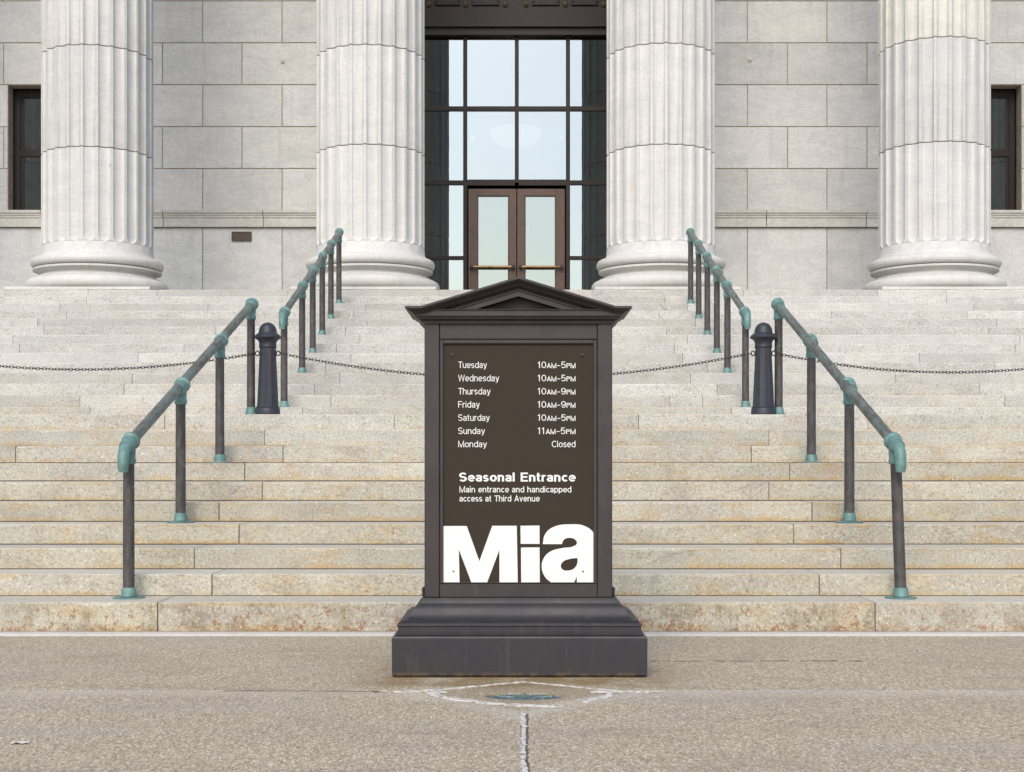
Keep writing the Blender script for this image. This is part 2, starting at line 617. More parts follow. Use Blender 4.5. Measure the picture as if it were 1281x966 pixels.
bm = bmesh.new()
N = 96
rows = [[], [], [], []]
for i in range(N):
    a = 2 * math.pi * i / N
    d = Vector((math.cos(a), math.sin(a)))
    ro = max(ray_hit(a), .19)
    po, pi_ = DC + d * ro, DC + Vector((d.x * .172, d.y * .098))
    rows[0].append(bm.verts.new((po.x, po.y, -.055)))
    rows[1].append(bm.verts.new((po.x, po.y, -.002)))
    rows[2].append(bm.verts.new((pi_.x, pi_.y, -.004)))
    rows[3].append(bm.verts.new((pi_.x, pi_.y, -.055)))
for a, b in zip(rows, rows[1:]):
    for i in range(N):
        j = (i + 1) % N
        bm.faces.new((a[i], a[j], b[j], b[i]))
obj('slab', bm, M['paving'], pv)


def strip(pts, wd, z, seed, mat, name='sealant', amp=.5, hgt=.004):
    rnd = random.Random(seed)
    bm = bmesh.new()
    P = []
    for (x0, y0), (x1, y1) in zip(pts, pts[1:]):
        n = max(2, int(math.hypot(x1 - x0, y1 - y0) / .018))
        for i in range(n):
            P.append(Vector((x0 + (x1 - x0) * i / n, y0 + (y1 - y0) * i / n)))
    P.append(Vector(pts[-1]))
    L, Rr = [], []
    for i, p in enumerate(P):
        d = (P[min(i + 1, len(P) - 1)] - P[max(i - 1, 0)]).normalized()
        nn = Vector((-d.y, d.x))
        j = Vector((rnd.uniform(-1, 1), rnd.uniform(-1, 1))) * wd * .22
        a, b = wd * .5 * (1 + rnd.uniform(-amp, amp)), wd * .5 * (1 + rnd.uniform(-amp, amp))
        zz = z + rnd.uniform(-.5, .5) * hgt * .5
        L.append(bm.verts.new((*(p + nn * a + j), zz)))
        Rr.append(bm.verts.new((*(p - nn * b + j), zz)))
    for i in range(len(P) - 1):
        bm.faces.new((L[i], Rr[i], Rr[i + 1], L[i + 1]))
    ext = bmesh.ops.extrude_face_region(bm, geom=bm.faces[:])
    for v in ext['geom']:
        if isinstance(v, bmesh.types.BMVert):
            v.co.z -= .03
    return obj(name, bm, mat, pv)


strip([(star_b[0] + .003, 5.85), (.035, 5.4), (.028, 5.0), (.04, 4.5), (.03, 3.8)], .02, .001, 1, M['caulk'])
strip([(-.50, 6.40), (-.40, YJ + .004), (-.2, 6.56), (.04, 6.705)], .024, .001, 2, M['caulk'])
strip([(.04, 6.705), (.25, 6.575), (.46, YJ + .004), (.52, YJ)], .015, .0005, 3, M['caulk'])
strip([(-.38, 6.40), (-.30, 6.24), (-.12, 6.12), (.04, 6.05), (.2, 6.035)], .03, .001, 4, M['caulk'], amp=.7)
strip([(.43, 6.40), (.40, 6.30), (.30, 6.13)], .03, .001, 5, M['caulk'], amp=.7)
strip([(-12, YJ), (-5, YJ + .002), (-.50, YJ - .002)], .016, -.003, 6, M['cement'])
strip([(.50, YJ), (5, YJ + .002), (12, YJ)], .018, -.001, 7, M['caulk'])
strip([(-12, 7.411), (-.62, 7.411)], .004, -.002, 8, M['cement'])
xx = .70
while xx < 1.85:         # open hairline crack right of the sign
    ln = random.uniform(.05, .2)
    strip([(xx, 7.408 + random.uniform(-.006, .006)), (xx + ln, 7.408 + random.uniform(-.006, .006))], .02, .0012, int(xx * 100), M['dirt'], 'crack', .8)
    xx += ln + random.uniform(.02, .12)
strip([(-1.3, YJ - .015), (-.9, YJ - .012), (-.6, YJ - .03)], .014, .0012, 77, M['dirt'], 'crack', .8)
strip([(.05, 5.83), (.047, 5.4), (.041, 5.0), (.053, 4.5)], .008, .0012, 78, M['dirt'], 'crack', .9)
for i in range(13):       # broken bits of sealant by the joint
    a = random.choice((-1, 1)) * random.uniform(.3, .62)
    strip([(a, YJ - .02 + random.uniform(-.03, .02)), (a + random.uniform(.02, .06), YJ - .02 + random.uniform(-.03, .02))], .012, .002, 30 + i, M['caulk'])
obj('cement_fillet', bx(-12, 12, 8.484, 8.628, -.05, .012, bev=.004), M['cement'], pv)

dr = empty('drain_cover', (DC.x, DC.y, -.06))
tag(dr, 'round blue-green metal drain cover sunk in the paving diamond', 'drain cover')
bm = lathe(bmesh.new(), [(.160, .002), (.160, .030), (.150, .034), (.146, .031), (.0, .033)], 48, cap=False)
for v in bm.verts:
    v.co.y *= .56
    v.co.z += .017
obj('plate', bm, M['drain'], dr, 30)
for k in range(8):
    a = k * math.pi / 4
    obj('rib', tube(bmesh.new(), [(.05 * math.cos(a), .028 * math.sin(a), .052), (.12 * math.cos(a), .067 * math.sin(a), .052)], .006, 6), M['drain'], dr)
# a scrap of paper lying on the paving
sy_ = F * H / (931 - PY)
bm = bmesh.new()
gv = [[bm.verts.new((i * .02 - .03, j * .016 - .016 + .006 * math.sin(i), .0005 + .008 * abs(math.sin(i * 1.7 + j)))) for j in range(3)] for i in range(4)]
for i in range(3):
    for j in range(2):
        bm.faces.new((gv[i][j], gv[i + 1][j], gv[i + 1][j + 1], gv[i][j + 1]))
o = obj('paper_scrap', bm, M['cement'])
o.location = (PXX(25, sy_), sy_, .001)
tag(o, 'small white scrap of paper lying on the paving at the lower left', 'litter')

# ------------------------------------------------------------------ stairs: every stone its own piece
stairs = bmesh.new()
for n in range(1, NST + 1):
    y1 = yf(n + 1) + .06 if n < NST else 21.0
    box(stairs, -12, 12, yf(n) + .018, y1 + .2, (zt(n - 1) - .12) if n > 1 else -.05, zt(n) - .012)
stairs = struct(obj('stairs', stairs, M['stepmortar']), 'wide flight of pale granite steps with a landing part way up')

JO = {1: [197, 1095], 2: [265, 1025], 3: [243, 620, 1052], 4: [299, 993], 5: [274, 655, 1016], 6: [328, 962], 7: [306, 600, 988],
      8: [354, 940], 9: [331, 640, 962], 10: [206, 493, 799, 1086], 11: [378, 590, 915], 12: [100, 414, 838, 879], 13: [155, 393, 640, 897],
      14: [425, 864, 1120], 15: [190, 407, 885], 16: [439, 660, 854, 1150], 17: [24, 230, 421, 844, 1270], 18: [16, 449, 860, 1276],
      19: [55, 270, 432, 640, 834, 1237], 20: [47, 459, 870, 1247], 21: [83, 442, 630, 825, 1040, 1210], 22: [75, 260, 457, 860, 1218],
      23: [108, 438, 660, 832, 1184], 24: [6, 110, 196, 360, 549, 741, 930, 1098, 1184]}


def step_stone(n, xa, xb, seed):
    """one tread-and-riser stone with a worn, slightly wavy nosing"""
    rnd = random.Random(seed)
    bm = bmesh.new()
    z0, z1 = zt(n - 1) + .006, zt(n) + rnd.uniform(-.0015, .0015)
    f = yf(n) + rnd.uniform(-.003, .003)
    b = (yf(n + 1) + .02) if n < NST else 20.2
    if n == 10:
        b = yf(11) + .02
    if n == 1:
        z0 = .013
    k = max(2, int((xb - xa) / .16))
    prev = None
    for i in range(k + 1):
        x = xa + (xb - xa) * i / k
        j = rnd.uniform(-.0022, .0022)
        j2 = rnd.uniform(-.002, .002)
        c = .006 + rnd.random() ** 4 * .02
        e = .0035 if i in (0, k) else 0.0
        pr = [(b, z0), (f + e, z0), (f + e + j2 * .5, (z0 + z1) / 2), (f + e + j, z1 - c * 1.1), (f + c * .35 + e + j, z1 - c * .35), (f + c * 1.2 + j + e, z1 - e * .6), (b, z1)]
        ring = [bm.verts.new((x, yy, zz)) for yy, zz in pr]
        if prev:
            m = len(ring)
            for q in range(m):
                bm.faces.new((prev[q], prev[(q + 1) % m], ring[(q + 1) % m], ring[q]))
        else:
            bm.faces.new(ring)
        prev = ring
    bm.faces.new(prev[::-1])
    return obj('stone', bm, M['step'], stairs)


for n in range(1, NST + 1):
    xs = sorted(PXX(x, yf(n)) for x in JO[n])
    while xs[-1] < 9.5:
        xs.append(xs[-1] + random.uniform(2.0, 3.2))
    while xs[0] > -9.5:
        xs.insert(0, xs[0] - random.uniform(2.0, 3.2))
    xs = [-11.9] + [x for x in xs if -11.5 < x < 11.5] + [11.9]
    gap = .005 if n > 8 else .008
    for i, (a, b) in enumerate(zip(xs, xs[1:])):
        step_stone(n, a + gap * .5, b - gap * .5, n * 100 + i)

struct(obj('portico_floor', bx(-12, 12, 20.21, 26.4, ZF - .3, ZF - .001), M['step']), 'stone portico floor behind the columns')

# ------------------------------------------------------------------ museum building
bld = empty('museum_building', (0, YW, ZF))
tag(bld, 'grey stone museum front with fluted columns and a tall bronze-framed glass entrance', 'building')
INV = Matrix.Translation((0, -YW, -ZF))


def bobj(name, bm, mat, parent=None, smooth=None, color=None):
    """geometry given in world coordinates, parented under the building"""
    o = obj(name, bm, mat, None, smooth, color)
    o.parent = parent or bld
    if parent is None:
        o.matrix_parent_inverse = INV
    return o


# wall backing with openings
OX = 2.2                                            # half width of the entrance opening
WXa, WXb = PXX(10, YW), PXX(10, YW) + 1.6           # left window opening
WZ0, WZ1 = PZ(264, YW), PZ(106.4, YW)
ZTOP = 15.5
wall = bmesh.new()
yb0, yb1 = YW + .012, YW + .6
for s in (-1, 1):
    a, b = sorted((s * OX, s * -WXb))
    box(wall, a, b, yb0, yb1, ZF - .2, ZTOP)
    a, b = sorted((s * -WXa, s * 12))
    box(wall, a, b, yb0, yb1, ZF - .2, ZTOP)
    a, b = sorted((s * -WXb, s * -WXa))
    box(wall, a, b, yb0, yb1, ZF - .2, WZ0)
    box(wall, a, b, yb0, yb1, WZ1, ZTOP)
wall = bobj('wall', wall, M['mortar'])

# courses read from the photograph, at the wall plane
rowz = [PZ(y, YW) for y in (285, 362)]
cour = [PZ(263.5 - 52.45 * k, YW) for k in range(0, 14)]
JA = [4.5, 93.0, 203.3, 302.8, 402, 503]            # joint columns left of the axis (photo px) in odd courses
JB = [-45, 53.5, 154, 253.5, 353, 453]
GAP = .016


def wall_stone(x0, x1, z0, z1):
    if x1 - x0 < .06:
        return
    y = YW + random.uniform(-.0025, .0025)
    bm = bx(x0 + GAP / 2, x1 - GAP / 2, y, YW + .25, z0 + GAP / 2, z1 - GAP / 2, bev=.004)
    o = bobj('stone', bm, M['wall'], wall)
    tn = random.uniform(.92, 1.05)
    o.color = (tn * random.uniform(.99, 1.012), tn, tn * random.uniform(.985, 1.015), 1)


def lay(z0, z1, joints):
    for s in (-1, 1):
        xs = [PXX(j, YW) for j in joints]
        d = 99.6 * YW / F
        while xs[0] > -11:
            xs.insert(0, xs[0] - d)
        xs = [x for x in xs if x < -OX - .15] + [-OX]
        for a, b in zip(xs, xs[1:]):
            segs = [(a, b)]
            if z1 > WZ0 + .05 and z0 < WZ1 - .05:      # leave the window open
                segs = []
                if a < WXa:
                    segs.append((a, min(b, WXa)))
                if b > WXb:
                    segs.append((max(a, WXb), b))
            for p, q in segs:
                wall_stone(*((p, q) if s < 0 else (-q, -p)), z0, z1)


lay(ZF + .005, rowz[0], [53.5, 253.5, 353])
for k in range(len(cour) - 1):
    lay(cour[k], cour[k + 1], JA if k % 2 else JB)
# belt course
belt = bmesh.new()
for s in (-1, 1):
    a, b = sorted((s * OX, s * 12))
    box(belt, a, b, YW + .0, YW + .3, rowz[0] + .003, cour[0] - .003)
belt = bobj('belt_course', belt, M['mortar'])
bx_j = [-45, 53.5, 205, 330, 453]
for s in (-1, 1):
    xs = [-11] + [PXX(x, YW) for x in bx_j if PXX(x, YW) < -OX - .2] + [-OX]
    for a, b in zip(xs, xs[1:]):
        p, q = (a, b) if s < 0 else (-b, -a)
        z0, z1 = rowz[0], cour[0]
        pr = [(.10, z0 + .008), (-.055, z0 + .008), (-.055, z0 + .15), (-.07, z0 + .16), (-.07, z0 + .19), (-.085, z0 + .20), (-.085, z0 + .222), (-.105, z0 + .235), (-.105, z1 - .008), (.10, z1 - .004)]
        bm = bmesh.new()
        va = [bm.verts.new((p + .006, YW + y, z)) for y, z in pr]
        vb = [bm.verts.new((q - .006, YW + y, z)) for y, z in pr]
        bm.faces.new(va)
        bm.faces.new(vb[::-1])
        for i in range(len(pr)):
            j = (i + 1) % len(pr)
            bm.faces.new((va[j], va[i], vb[i], vb[j]))
        bobj('stone', bm, M['wall'], belt, None, (.97, .95, .90))

# side windows
for s in (-1, 1):
    xa, xb = (WXa, WXb) if s < 0 else (-WXb, -WXa)
    zm = PZ(191, YW + .3)
    y0 = YW + .30
    bm = bmesh.new()
    fw = .10
    box(bm, xa, xa + fw, y0, y0 + .1, WZ0, WZ1)
    box(bm, xb - fw, xb, y0, y0 + .1, WZ0, WZ1)
    box(bm, xa + fw, xb - fw, y0 + .003, y0 + .1, WZ1 - .13, WZ1)
    box(bm, xa + fw, xb - fw, y0 + .003, y0 + .1, WZ0, WZ0 + .07)
    box(bm, xa + fw, xb - fw, y0 + .003, y0 + .1, zm - .06, zm + .06)
    ia, ib = xa + fw, xb - fw
    for q in (ia, ib - .05):
        box(bm, q, q + .05, y0 + .025, y0 + .1, WZ0 + .07, zm - .06)
        box(bm, q, q + .05, y0 + .025, y0 + .1, zm + .06, WZ1 - .13)
    fr = bobj('window', bm, M['darkbronze'])
    for z0, z1 in ((WZ0 + .07, zm - .06), (zm + .06, WZ1 - .13)):
        bobj('pane', bx(ia + .05, ib - .05, y0 + .05, y0 + .056, z0, z1), M['glass'], fr)
    # stone jambs, head
    for k in range(3):
        z0, z1 = max(cour[k], WZ0), min(cour[k + 1], WZ1)
        for q in ((xa - .3, xa), (xb, xb + .3)):
            bobj('stone', bx(q[0], q[1], YW + .251, YW + .55, z0 + .006, z1 - .006), M['wall'], wall)
    bobj('stone', bx(xa, xb, YW + .251, YW + .55, WZ1, WZ1 + .2), M['wall'], wall)
    bobj('window_room', bx(xa - .5, xb + .5, YW + 2.2, YW + 2.3, WZ0 - .5, WZ1 + .5), M['interior'], fr)
    bobj('stone', bx(xa, xb, YW + .251, YW + .55, WZ0 - .15, WZ0 - .002), M['wall'], wall)

# ---- entrance screen
CX = .034
mp = YG / F
def gx(x): return (x - 646.5) * mp + CX
def gz(y): return PZ(y, YG)
zg = [ZF, gz(323), gz(229), gz(136.5), gz(47)]
xg = [-OX, gx(582), CX, gx(710.5), OX]
mw = .034
scr = bmesh.new()
y0, y1 = YG - .05, YG + .05
for x in (xg[1], xg[2], xg[3]):
    zlo = ZF if x != xg[2] else zg[2]
    box(scr, x - mw, x + mw, y0, y1, zlo, zg[4])
for x in (-OX + .05, OX - .05):
    box(scr, x - .05, x + .05, y0, y1, ZF, zg[4])
def hbar(x0, x1, z, hw, yy=0.004):
    box(scr, x0 + mw, x1 - mw, y0 + yy, y1, z - hw, z + hw)
for i in range(4):
    hbar(xg[i], xg[i + 1], zg[3], .036)
    hbar(xg[i], xg[i + 1], zg[2], .036 if i in (0, 3) else .05)
    if i in (0, 3):
        hbar(xg[i], xg[i + 1], zg[1], .03)
        hbar(xg[i], xg[i + 1], ZF + .06, .06)
scr = bobj('entrance_screen', scr, M['darkbronze'])
for i in range(4):
    for j in range(4):
        if i in (1, 2) and j < 2:
            continue
        bobj('pane', bx(xg[i] + .03, xg[i + 1] - .03, YG - .003, YG + .003, zg[j] + .03, zg[j + 1] - .03), M['glass'], scr)
# lintel and spandrel above
bm = bmesh.new()
box(bm, -OX, OX, YG - .16, YG + .1, zg[4], zg[4] + .12)
box(bm, -OX, OX, YG - .22, YG + .1, zg[4] + .123, zg[4] + .20)
bobj('lintel', bm, M['darkbronze'])
sp = bmesh.new()
zs0, zs1 = zg[4] + .203, zg[4] + 1.25
box(sp, -OX, OX, YG - .10, YG + .1, zs0, zs1)
sp = bobj('spandrel_panel', sp, M['darkbronze'])
xb_ = [gx(x) for x in (491, 537, 583, 632, 658, 707, 755, 801)]
zc = gz(8)
for a, b in zip(xb_, xb_[1:]):
    if b - a < .4:
        continue
    bm = bmesh.new()
    for (p, q, r_, s_) in ((a + .10, b - .10, zc - .02, zc + .02), (a + .10, b - .10, zc + .36, zc + .40), (a + .10, a + .14, zc + .023, zc + .357), (b - .14, b - .10, zc + .023, zc + .357)):
        box(bm, p, q, YG - .135, YG - .1005, r_, s_, bev=.006)
    bobj('panel_moulding', bm, M['darkbronze'], sp)
for x in xb_:
    bm = bmesh.new()
    lathe(bm, [(.052, 0), (.052, .014), (.04, .024), (.024, .03), (.018, .042), (.0001, .046)], 20)
    bmesh.ops.rotate(bm, verts=bm.verts[:], cent=(0, 0, 0), matrix=Matrix.Rotation(R(90), 3, 'X'))
    bmesh.ops.translate(bm, verts=bm.verts[:], vec=(x, YG - .1005, zc))
    bobj('rosette', bm, M['rosette'], sp, 40)
bobj('upper_window', bx(-OX, OX, YG + .02, YG + .03, zs1 + .003, ZTOP), M['glass'])
# doors
zdt = gz(236)
xd0, xd1 = xg[1] + mw + .02, xg[3] - mw - .02
for k, (a, b) in enumerate(((xd0, CX - .006), (CX + .006, xd1))):
    bm = bmesh.new()
    yd = YG - .045
    st = .155 if k == 0 else .12
    sl_ = .155 if k == 0 else .13
    sr_ = .13 if k == 0 else .155
    z0, z1 = ZF + .01, zdt - .012
    box(bm, a, a + sl_, yd, yd + .08, z0, z1, bev=.004)
    box(bm, b - sr_, b, yd, yd + .08, z0, z1, bev=.004)
    box(bm, a + sl_, b - sr_, yd + .003, yd + .08, z1 - .115, z1)
    box(bm, a + sl_, b - sr_, yd + .003, yd + .08, z0, z0 + .25)
    ia, ib, iz0, iz1 = a + sl_, b - sr_, z0 + .25, z1 - .115
    for q in ((ia, ia + .016, iz0, iz1), (ib - .016, ib, iz0, iz1), (ia + .016, ib - .016, iz0, iz0 + .016), (ia + .016, ib - .016, iz1 - .016, iz1)):
        box(bm, q[0], q[1], yd + .02, yd + .06, q[2], q[3])
    d = bobj('door', bm, M['doorbronze'])
    bobj('pane', bx(ia + .012, ib - .012, yd + .038, yd + .044, iz0 + .012, iz1 - .012), M['doorglass'], d)
    zb = gz(335)
    bm = bmesh.new()
    tube(bm, [(a + .07, yd - .07, zb), (b - .07, yd - .07, zb)], .022, 14)
    bobj('push_bar', bm, M['brass'], d, 40)
    for q in (a + .055, b - .055):
        bobj('bar_bracket', tube(bmesh.new(), [(q, yd + .0, zb), (q, yd - .095, zb)], .03, 12), M['black'], d, 40)
# room behind the glass
bm = bmesh.new()
box(bm, -6, 6, 33, 33.1, ZF - .2, 12)
box(bm, -6.1, -6, 24.62, 33, ZF - .2, 12)
box(bm, 6, 6.1, 24.62, 33, ZF - .2, 12)
box(bm, -6, 6, 24.62, 33, 12, 12.1)
box(bm, -6, 6, 24.62, 33, ZF - .2, ZF - .002)
bobj('interior', bm, M['interior'])

# ---- columns
RS = .775
NF = 24
US = (-1, -.94, -.75, -.4, 0, .4, .75, .94, 1)


def flute_ring(bm, z, c, depth, rscale=1.0, wfac=1.0):
    ring = []
    pitch = 2 * math.pi / NF
    for k in range(NF):
        a0 = (k + .5) * pitch - math.pi / 2
        for u in US:
            a = a0 + u * pitch * .40 * max(wfac, .02)
            r = RS * rscale - depth * math.sqrt(max(0, 1 - u * u))
            ring.append(bm.verts.new((c[0] + r * math.cos(a), c[1] + r * math.sin(a), z)))
    return ring


def drum(c, z0, z1, parent, first=False, color=(1, 1, 1)):
    bm = bmesh.new()
    D = .040
    spec = []
    if first:
        zb = 4.115
        hw = RS * math.pi / NF * 2 * .40
        spec += [(z0, 0, 1.055, 1.0), (z0 + .03, 0, 1.03, 1.0), (z0 + .055, 0, 1.008, 1.0), (zb - .002, 0, 1.0, .2)]
        for a in (0, 12, 28, 45, 62, 78, 90):
            s = math.sin(R(a))
            spec.append((zb + hw * (1 - math.cos(R(a))), D * (.15 + .85 * s) if a else .004, 1.0, max(s, .06)))
    else:
        spec += [(z0 + .006, D, .992, 1.0), (z0 + .015, D, 1.0, 1.0)]
    spec += [(z1 - .015, D, 1.0, 1.0), (z1 - .006, D, .992, 1.0)]
    rings = [flute_ring(bm, z, c, d, rs, wf) for z, d, rs, wf in spec]
    n = len(rings[0])
    for a, b in zip(rings, rings[1:]):
        for i in range(n):
            j = (i + 1) % n
            bm.faces.new((a[i], a[j], b[j], b[i]))
    bm.faces.new(rings[0][::-1])
    bm.faces.new(rings[-1])
    return bobj('drum', bm, M['column'], parent, 32, color)


def torus_prof(rc, zc, rt, k=9):
    return [(rc + rt * math.cos(R(a)), zc + rt * math.sin(R(a))) for a in [-90 + 180 * i / k for i in range(k + 1)]]


for ci, (px, offs) in enumerate(((122.5, (-.03, 0)), (463.5, (0, 0)), (826.5, (0, .02)), (1168.5, (.04, .11)), (644 - 9.93 * F / YC, (0, 0)), (644 + 9.93 * F / YC, (0, 0)))):
    cx = PXX(px, YC)
    c = (cx, YC)
    core = lathe(bmesh.new(), [(RS - .05, ZF + .3), (RS - .05, 15.0)], 48, c)
    colp = bobj('column', core, M['columnmortar'], None, 40)
    bobj('plinth', bx(cx - 1.0, cx + 1.0, YC - 1.0, YC + 1.0, ZF + .002, ZF + .045, bev=.004), M['column'], colp, None, (1, .985, .95))
    z = ZF + .05
    bobj('base_torus', lathe(bmesh.new(), [(.84, z)] + torus_prof(.905, z + .09, .09) + [(.86, z + .18)], 72, c), M['column'], colp, 50, (.98, .97, .95))
    zc_ = z + .182
    scot = [(.85, zc_), (.885, zc_), (.885, zc_ + .022)] + [(.885 - .085 * math.sin(R(180 * i / 8)), zc_ + .022 + .1 * i / 8) for i in range(1, 8)] + [(.892, zc_ + .122), (.892, zc_ + .15), (.86, zc_ + .15)]
    bobj('base_scotia', lathe(bmesh.new(), scot, 72, c), M['column'], colp, 40, (.97, .96, .94))
    zu = zc_ + .160
    bobj('base_torus', lathe(bmesh.new(), [(.82, zu)] + torus_prof(.85, zu + .072, .072) + [(.83, zu + .15)], 72, c), M['column'], colp, 50, (.99, .985, .97))
    zj = [zu + .151, 5.45 + offs[0], 6.83 + offs[1], 8.21, 9.6, 11.0, 12.4, 13.8]
    tints = [(1, 1, 1), (1, 1, 1), (1, 1, 1)]
    for k in range(len(zj) - 1):
        col = (1.0, 1.0, 1.0)
        if ci == 3:
            col = (.96, .96, .97) if k < 2 else (1.07, 1.05, 1.0)
        if ci == 0:
            col = (.96, .96, .965)
        drum(c, zj[k], zj[k + 1], colp, k == 0, col)
    bobj('capital', bx(cx - .9, cx + .9, YC - .9, YC + .9, 13.81, 14.6, bev=.08), M['column'], colp)
bobj('entablature', bx(-12, 12, YC - .85, YC + .85, 14.603, 16.8), M['column'])
bobj('portico_ceiling', bx(-12, 12, YC + .853, YW + .6, 15.503, 15.8), M['wall'])

# small things on the wall
plq = empty('wall_plaque', (PXX(302.5, YW), YW - .003, PZ(296, YW)))
tag(plq, 'small brown bronze plaque on the wall left of the entrance', 'plaque')
hw, hh = 12.5 * YW / F, 5.8 * YW / F
obj('plate', bx(-hw, hw, -.018, 0, -hh, hh, bev=.004), M['plaque'], plq)
bm = bmesh.new()
for q in ((-hw, hw, -hh, -hh + .012), (-hw, hw, hh - .012, hh), (-hw, -hw + .012, -hh + .013, hh - .013), (hw - .012, hw, -hh + .013, hh - .013)):
    box(bm, q[0], q[1], -.026, -.0185, q[2], q[3])
obj('border', bm, M['plaque'], plq)
for px, py, wd in ((353.5, 77, 'left'), (938, 75, 'right')):
    bm = lathe(bmesh.new(), [(.042, 0), (.040, .008), (.026, .012), (.02, .022), (.0001, .026)], 16)
    bmesh.ops.rotate(bm, verts=bm.verts[:], cent=(0, 0, 0), matrix=Matrix.Rotation(R(90), 3, 'X'))
    o = obj('wall_stud', bm, M['cement'], None, 40)
    o.location = (PXX(px, YW), YW - .004, PZ(py, YW))
    tag(o, 'small grey stud in the wall block %s of the entrance' % wd, 'stud', 'studs in the wall blocks')

# lamp hanging in the hall
YL = 28.5
lamp = empty('pendant_lamp', (PXX(645, YL), YL, PZ(168, YL)))
tag(lamp, 'wide pale bowl lamp hanging in the hall behind the entrance glass', 'lamp')
sr = 33 * YL / F
bm = lathe(bmesh.new(), [(.02, -.24)] + [(sr * math.sin(R(a)), .06 - .32 * math.cos(R(a))) for a in range(15, 91, 15)] + [(sr - .02, .08), (.05, .0)], 40, cap=True)
obj('bowl', bm, M['lamp'], lamp, 60)
bm = bmesh.new()
tube(bm, [(0, 0, .0), (0, 0, 12 - lamp.location.z)], .015, 8)
obj('stem', bm, M['black'], lamp)
for px, py, wd in ((591.5, 172, 'left'), (703, 172, 'right')):
    bm = lathe(bmesh.new(), [(.0001, -.05), (.035, -.035), (.05, 0), (.035, .035), (.0001, .05)], 14)
    lo = empty('ceiling_spot', (PXX(px, YL), YL, PZ(py, YL)))
    tag(lo, 'tiny lit globe lamp %s of the hanging bowl inside the hall' % wd, 'lamp', 'globe lamps in the hall')
    obj('globe', bm, M['lamp'], lo, 90)
    bm = bmesh.new()
    tube(bm, [(0, 0, .048), (0, 0, 12 - PZ(py, YL))], .008, 6)
    obj('stem', bm, M['black'], lo)

# ------------------------------------------------------------------ handrails
PH = .955


def handrail(name, label, pts, lean=0.0):
    """pts = foot of each post from the lowest; bronze posts, verdigris fittings"""
    root = empty(name, pts[0])
    tag(root, label, 'handrail', 'bronze handrails on the steps')
    o0 = Vector(pts[0])
    base = [Vector(p) - o0 for p in pts]
    tops = [b + Vector((0, 0, PH)) for b in base]
    tops[0].x += lean
    dr_ = (tops[-1] - tops[0]).normalized()
    dr_ = Vector((0, dr_.y, dr_.z)).normalized()
    for i, (b, tp) in enumerate(zip(base, tops)):
        ax = (tp - b).normalized()
        p = obj('post', tube(bmesh.new(), [b + ax * .02, tp - ax * .06], [.036, .034], 18), M['post'], root, 40)
        f = bmesh.new()
        lathe(f, [(.098, .002), (.098, .007), (.092, .010)] if i in (0, 1, 2) and 'lower' in name or name == 'x' else [(.06, .002), (.06, .010), (.056, .014)], 28, (b.x, b.y))
        for v in f.verts:
            v.co.z += b.z
        tube(f, [b + Vector((0, 0, .014)), b + Vector((0, 0, .025)), b + Vector((0, 0, .055)), b + Vector((0, 0, .068))], [.050, .047, .043, .039], 20)
        obj('foot', f, M['verdigris'], root, 40)
        # tee fitting: sleeve along the rail with raised rims, socket over the post
        f = bmesh.new()
        last, frst = i == len(base) - 1, i == 0
        L0, L1 = -.07, .07
        prof = [(L0, .041), (L0 + .012, .046), (L0 + .025, .047), (L0 + .035, .043), (.0, .045), (L1 - .038, .046), (L1 - .03, .056), (L1 - .008, .057), (L1, .05)]
        if last:
            prof = prof[:5] + [(.03, .056), (.05, .058), (.075, .05), (.09, .032), (.096, .004)]
        tube(f, [tp + dr_ * a for a, _ in prof], [r for _, r in prof], 22)
        tube(f, [tp - ax * .02, tp - ax * .055, tp - ax * .085, tp - ax * .095, tp - ax * .115, tp - ax * .125], [.043, .042, .040, .044, .044, .039], 20)
        obj('fitting', f, M['verdigris'], root, 40)
        if frst:      # down-turned end
            a0 = tp + dr_ * (-.05)
            path, cen = [], None
            for k in range(9):
                an = R(k * 96 / 8)
                d = Vector((0, -dr_.y * math.sin(an) * .085, -dr_.z * math.sin(an) * .03 - (1 - math.cos(an)) * .105))
                path.append(a0 + d)
            path.append(path[-1] + Vector((0, .004, -.03)))
            obj('rail_end', tube(bmesh.new(), path, [.037, .037, .037, .037, .036, .036, .035, .034, .033, .028], 20), M['verdigris'], root, 50)
    bm = bmesh.new()
    tube(bm, [tops[0]] + [tops[-1]], .0355, 20)
    obj('rail', bm, M['rail'], root, 40)
    return root


def lower_pts(xs):
    out = []
    for x, n in zip(xs, (1, 4, 7, 10)):
        Y = yf(n) + (.27 if n < 10 else .2)
        out.append((PXX(x, Y), Y, zt(n)))
    return out


def upper_pts(s):
    out = []
    for n, x in zip((11, 14, 16, 18, 20, 22), (353.5, 378.5, 393, 406, 418, 428.3)):
        Y = yf(n) + .2
        X = -2.325 if s < 0 else 2.325
        out.append((X, Y, zt(n)))
    return out


handrail('lower_handrail', 'four-post bronze handrail on the lower steps left of the sign', lower_pts((161, 226, 275, 314)))
handrail('lower_handrail', 'four-post bronze handrail on the lower steps right of the sign', lower_pts((1127, 1062.5, 1015, 974)), -.035)
handrail('upper_handrail', 'six-post bronze handrail climbing the upper steps left of the sign', upper_pts(-1))
handrail('upper_handrail', 'six-post bronze handrail climbing the upper steps right of the sign', upper_pts(1))

# ------------------------------------------------------------------ bollards and chains
YB = yf(10) + .17
ZB = zt(10)


